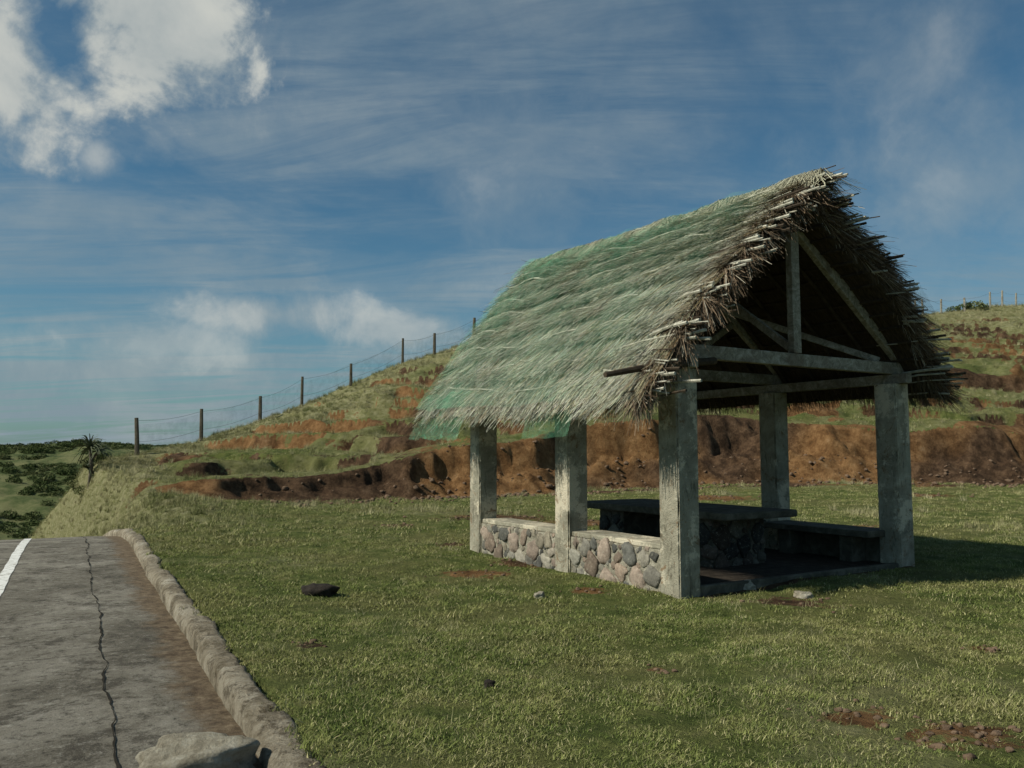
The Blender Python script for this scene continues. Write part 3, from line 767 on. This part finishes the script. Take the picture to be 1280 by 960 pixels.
k&=(rng.random(n)>dirt*1.7); scatter('meadow_grass',fin(x,y,z,k),(rng.uniform(.5,1.1,n)*(.5+.9*dz))[k],mid)
n=5200; x,y,z,dirt,dry,farm,de,k=sample(n,3,20,.72,.85,.16); dz=fbm(x/.8,y/.8,4,203,.6)
k&=(dz>.52)&(rng.random(n)>dirt); scatter('dry_grass_stalks',fin(x,y,z,k),rng.uniform(.5,1.2,n)[k],stalk)
n=46000; y=rng.uniform(17,78,n); x=rng.uniform(-.72,.85,n)*y; z,dirt,dry,farm,de=height(x,y)
k=(de>.25)&(rng.random(n)<dry*.9)&(rng.random(n)>dirt*1.5)&(farm<.3)
scatter('tall_dry_grass',fin(x,y,z,k),(rng.uniform(.4,1.0,n)*(1+.008*(y-20)))[k],tall)
n=5200; s=rng.uniform(75,190,n); d=rng.uniform(-45,30,n); x,y=to_xy(d,s); z=terrain(d,s)[0]
k=(fbm(d/7,s/7,3,300)>.45)
scatter('hillside_shrubs',np.stack([x,y,z-.15],-1)[k],rng.uniform(.3,.85,n)[k],bush)
Pn=[];Sn=[]
for (px,Yv,sz) in [(-.515,33,.34),(-.503,33.5,.42),(-.49,34.5,.38),(-.478,35,.3),(-.530,33.,.34),(-.50,36,.5),(-.463,36,.25),(-.51,31.8,.30),(-.522,31.6,.30),(-.498,32.5,.34)]:
    x=px*Yv; zz=float(height(x,Yv)[0]); Pn.append((x,Yv,zz-.05)); Sn.append(sz)
scatter('roadside_shrubs',Pn,Sn,bush)
x,y=to_xy(64.5,float(sridge(64.5))); Pn=[(x+a,y,float(height(x+a,y)[0])) for a in(-.9,0,.8,1.6)]
scatter('ridge_shrub',Pn,[.5,.7,.8,.5],bush)
pm,g=newmat('pandanus_leaves'); g.out((.070,.085,.045),.6)
X0,Y0=-16.05,31.2; Z0=float(height(X0,Y0)[0]); palm=bpy.data.objects.new('pandanus_palm',None); link(palm)
ZT=1.75
v,f=tube([(X0,Y0,Z0-.3),(X0+.06,Y0,(Z0+ZT)/2),(X0-.03,Y0,ZT)],[.08,.07,.055],8); mk('trunk',v,f,fencewood_m,parent=palm)
parts=[tube([(X0,Y0,ZT-.5),(X0+.3,Y0,ZT-.12)],[.05,.04],6)]; v,f=merge(parts); mk('limb',v,f,fencewood_m,parent=palm)
PP=[];WW=[]
for (cx,cz,n,L0) in((X0-.03,ZT,60,.80),(X0+.32,ZT-.1,34,.6),(X0-.1,ZT-.75,24,.45)):
    for k in range(n):
        az=random.uniform(0,6.28); el=random.uniform(-.35,1.45); L=L0*random.uniform(.7,1.1); p=[]
        for j in range(6):
            t=j/5; r_=L*t*math.cos(el)+.12*t*t*L; p.append((cx+r_*math.cos(az),Y0+r_*math.sin(az),cz+L*t*math.sin(el)-.55*L*t**3*(1.1-el*.4)))
        PP.append(p); ww=Vector((-math.sin(az),math.cos(az),.6)).normalized(); WW.append(tuple(ww))
v,f=strands(np.array(PP),np.array(WW),np.full(len(PP),.07),np.full(len(PP),.02)); mk('leaves',v,f,pm,parent=palm)

# ------------------------------------------------------------------ sky + sun
w=bpy.data.worlds.new('World'); sc.world=w; w.use_nodes=True; g=G(w.node_tree)
EL=math.radians(40); ld=Vector((.924*math.cos(EL),.383*math.cos(EL),-math.sin(EL)))
sky=g.n('ShaderNodeTexSky'); sky.sky_type='NISHITA'; sky.sun_disc=False; sky.sun_elevation=EL; sky.sun_rotation=math.atan2(-.924,-.383)
sky.air_density=1.0; sky.dust_density=.8; sky.ozone_density=1.4
dirv=g.n('ShaderNodeTexCoord').outputs['Generated']
sp=g.n('ShaderNodeSeparateXYZ'); g.nt.links.new(dirv,sp.inputs[0]); zc=g.m('MAXIMUM',sp.outputs[2],.0)
den=g.m('ADD',zc,.12); cb=g.n('ShaderNodeCombineXYZ'); g.put(cb.inputs[0],g.m('DIVIDE',sp.outputs[0],den)); g.put(cb.inputs[1],g.m('DIVIDE',sp.outputs[1],den))
pl=cb.outputs[0]
fine=g.noise(dirv,8,10,.60,.3); fin2=g.noise(dirv,26,7,.60,.2)
def blobm(c,r,soft,amp,st,stretch=(1,1,1)):
    dd=g.vm('DISTANCE',g.scale(dirv,stretch),tuple(a*b for a,b in zip(c,stretch)))
    v=g.m('ADD',g.m('SUBTRACT',r,dd),g.m('MULTIPLY',g.m('SUBTRACT',fine,.5),amp))
    v=g.m('ADD',v,g.m('MULTIPLY',g.m('SUBTRACT',fin2,.5),amp*.45))
    return g.mr(v,-.01,soft,0,st)
ms=[blobm((-.372,.815,.445),.118,.06,.20,1.0),blobm((-.328,.835,.430),.090,.06,.20,1.0),blobm((-.315,.85,.395),.055,.05,.14,.95),blobm((-.505,.785,.372),.098,.065,.18,1.),blobm((-.530,.76,.41),.095,.065,.18,1.),blobm((-.475,.815,.33),.045,.06,.12,.75),
    blobm((-.4407,.8415,.3124),.024,.03,.05,.7),blobm((-.385,.86,.345),.035,.06,.12,.6),blobm((.0334,.952,.3044),.030,.05,.06,.5),blobm((.31,.885,.335),.05,.10,.14,.5),
    blobm((-.461,.8832,.0867),.045,.07,.10,.6),blobm((-.2725,.948,.160),.19,.18,.28,.80,(1,1,3.8)),blobm((-.40,.90,.12),.20,.18,.28,.7,(1,1,4)),blobm((-.14,.975,.145),.17,.16,.25,.75,(1,1,3.8)),blobm((-.03,.975,.20),.14,.18,.25,.5,(1,1,2.)),blobm((.02,.93,.36),.24,.28,.3,.42),blobm((.50,.83,.27),.24,.24,.3,.5,(1,1,1.6)),blobm((.42,.83,.42),.16,.22,.3,.38)]
acc=ms[0]
for q in ms[1:]: acc=g.m('MAXIMUM',acc,q)
cir=g.noise(g.scale(pl,(1.,1.4,1)),.75,9,.60,.5); cir2=g.noise(g.scale(pl,(.32,1.2,1)),1.9,8,.66,.9)
thin=g.m('MULTIPLY',g.mr(cir,.36,.60,.04,.66),g.mr(cir2,.32,.64,.20,1.))
low=g.m('MULTIPLY',g.mr(sp.outputs[2],.0,.34,1.,.0),g.mr(cir2,.36,.60,.28,1.))
thin=g.m('MAXIMUM',thin,low)
acc2=g.m('MAXIMUM',acc,thin,clamp=True)
skc=g.mix(1.,sky.outputs[0],(.46,.82,.90),'MULTIPLY')
b1=g.n('ShaderNodeBackground'); g.put(b1.inputs[0],skc); b1.inputs[1].default_value=.075
cc=g.ramp(g.m('ADD',g.m('MULTIPLY',fine,.65),g.m('MULTIPLY',acc,.35)),[(.28,(.25,.33,.38)),(.5,(.35,.41,.43)),(.66,(.54,.57,.55)),(.80,(.68,.69,.63))])
b2=g.n('ShaderNodeBackground'); g.put(b2.inputs[0],cc); b2.inputs[1].default_value=.90
mx=g.n('ShaderNodeMixShader'); g.put(mx.inputs[0],acc2); g.nt.links.new(b1.outputs[0],mx.inputs[1]); g.nt.links.new(b2.outputs[0],mx.inputs[2])
o=g.n('ShaderNodeOutputWorld'); g.nt.links.new(mx.outputs[0],o.inputs[0])
sun=bpy.data.lights.new('sun','SUN'); sun.energy=4.8; sun.angle=math.radians(.5); sun.color=(1,.94,.80)
so=bpy.data.objects.new('sun',sun); link(so); so.rotation_euler=ld.to_track_quat('-Z','Y').to_euler()
cam=bpy.data.cameras.new('camera'); cam.lens=28.7; cam.sensor_width=36; cam.clip_end=9000; cam.clip_start=.05
co_=bpy.data.objects.new('camera',cam); link(co_); co_.location=(0,0,1.6); co_.rotation_euler=(math.radians(90+4.76),0,0)
sc.camera=co_
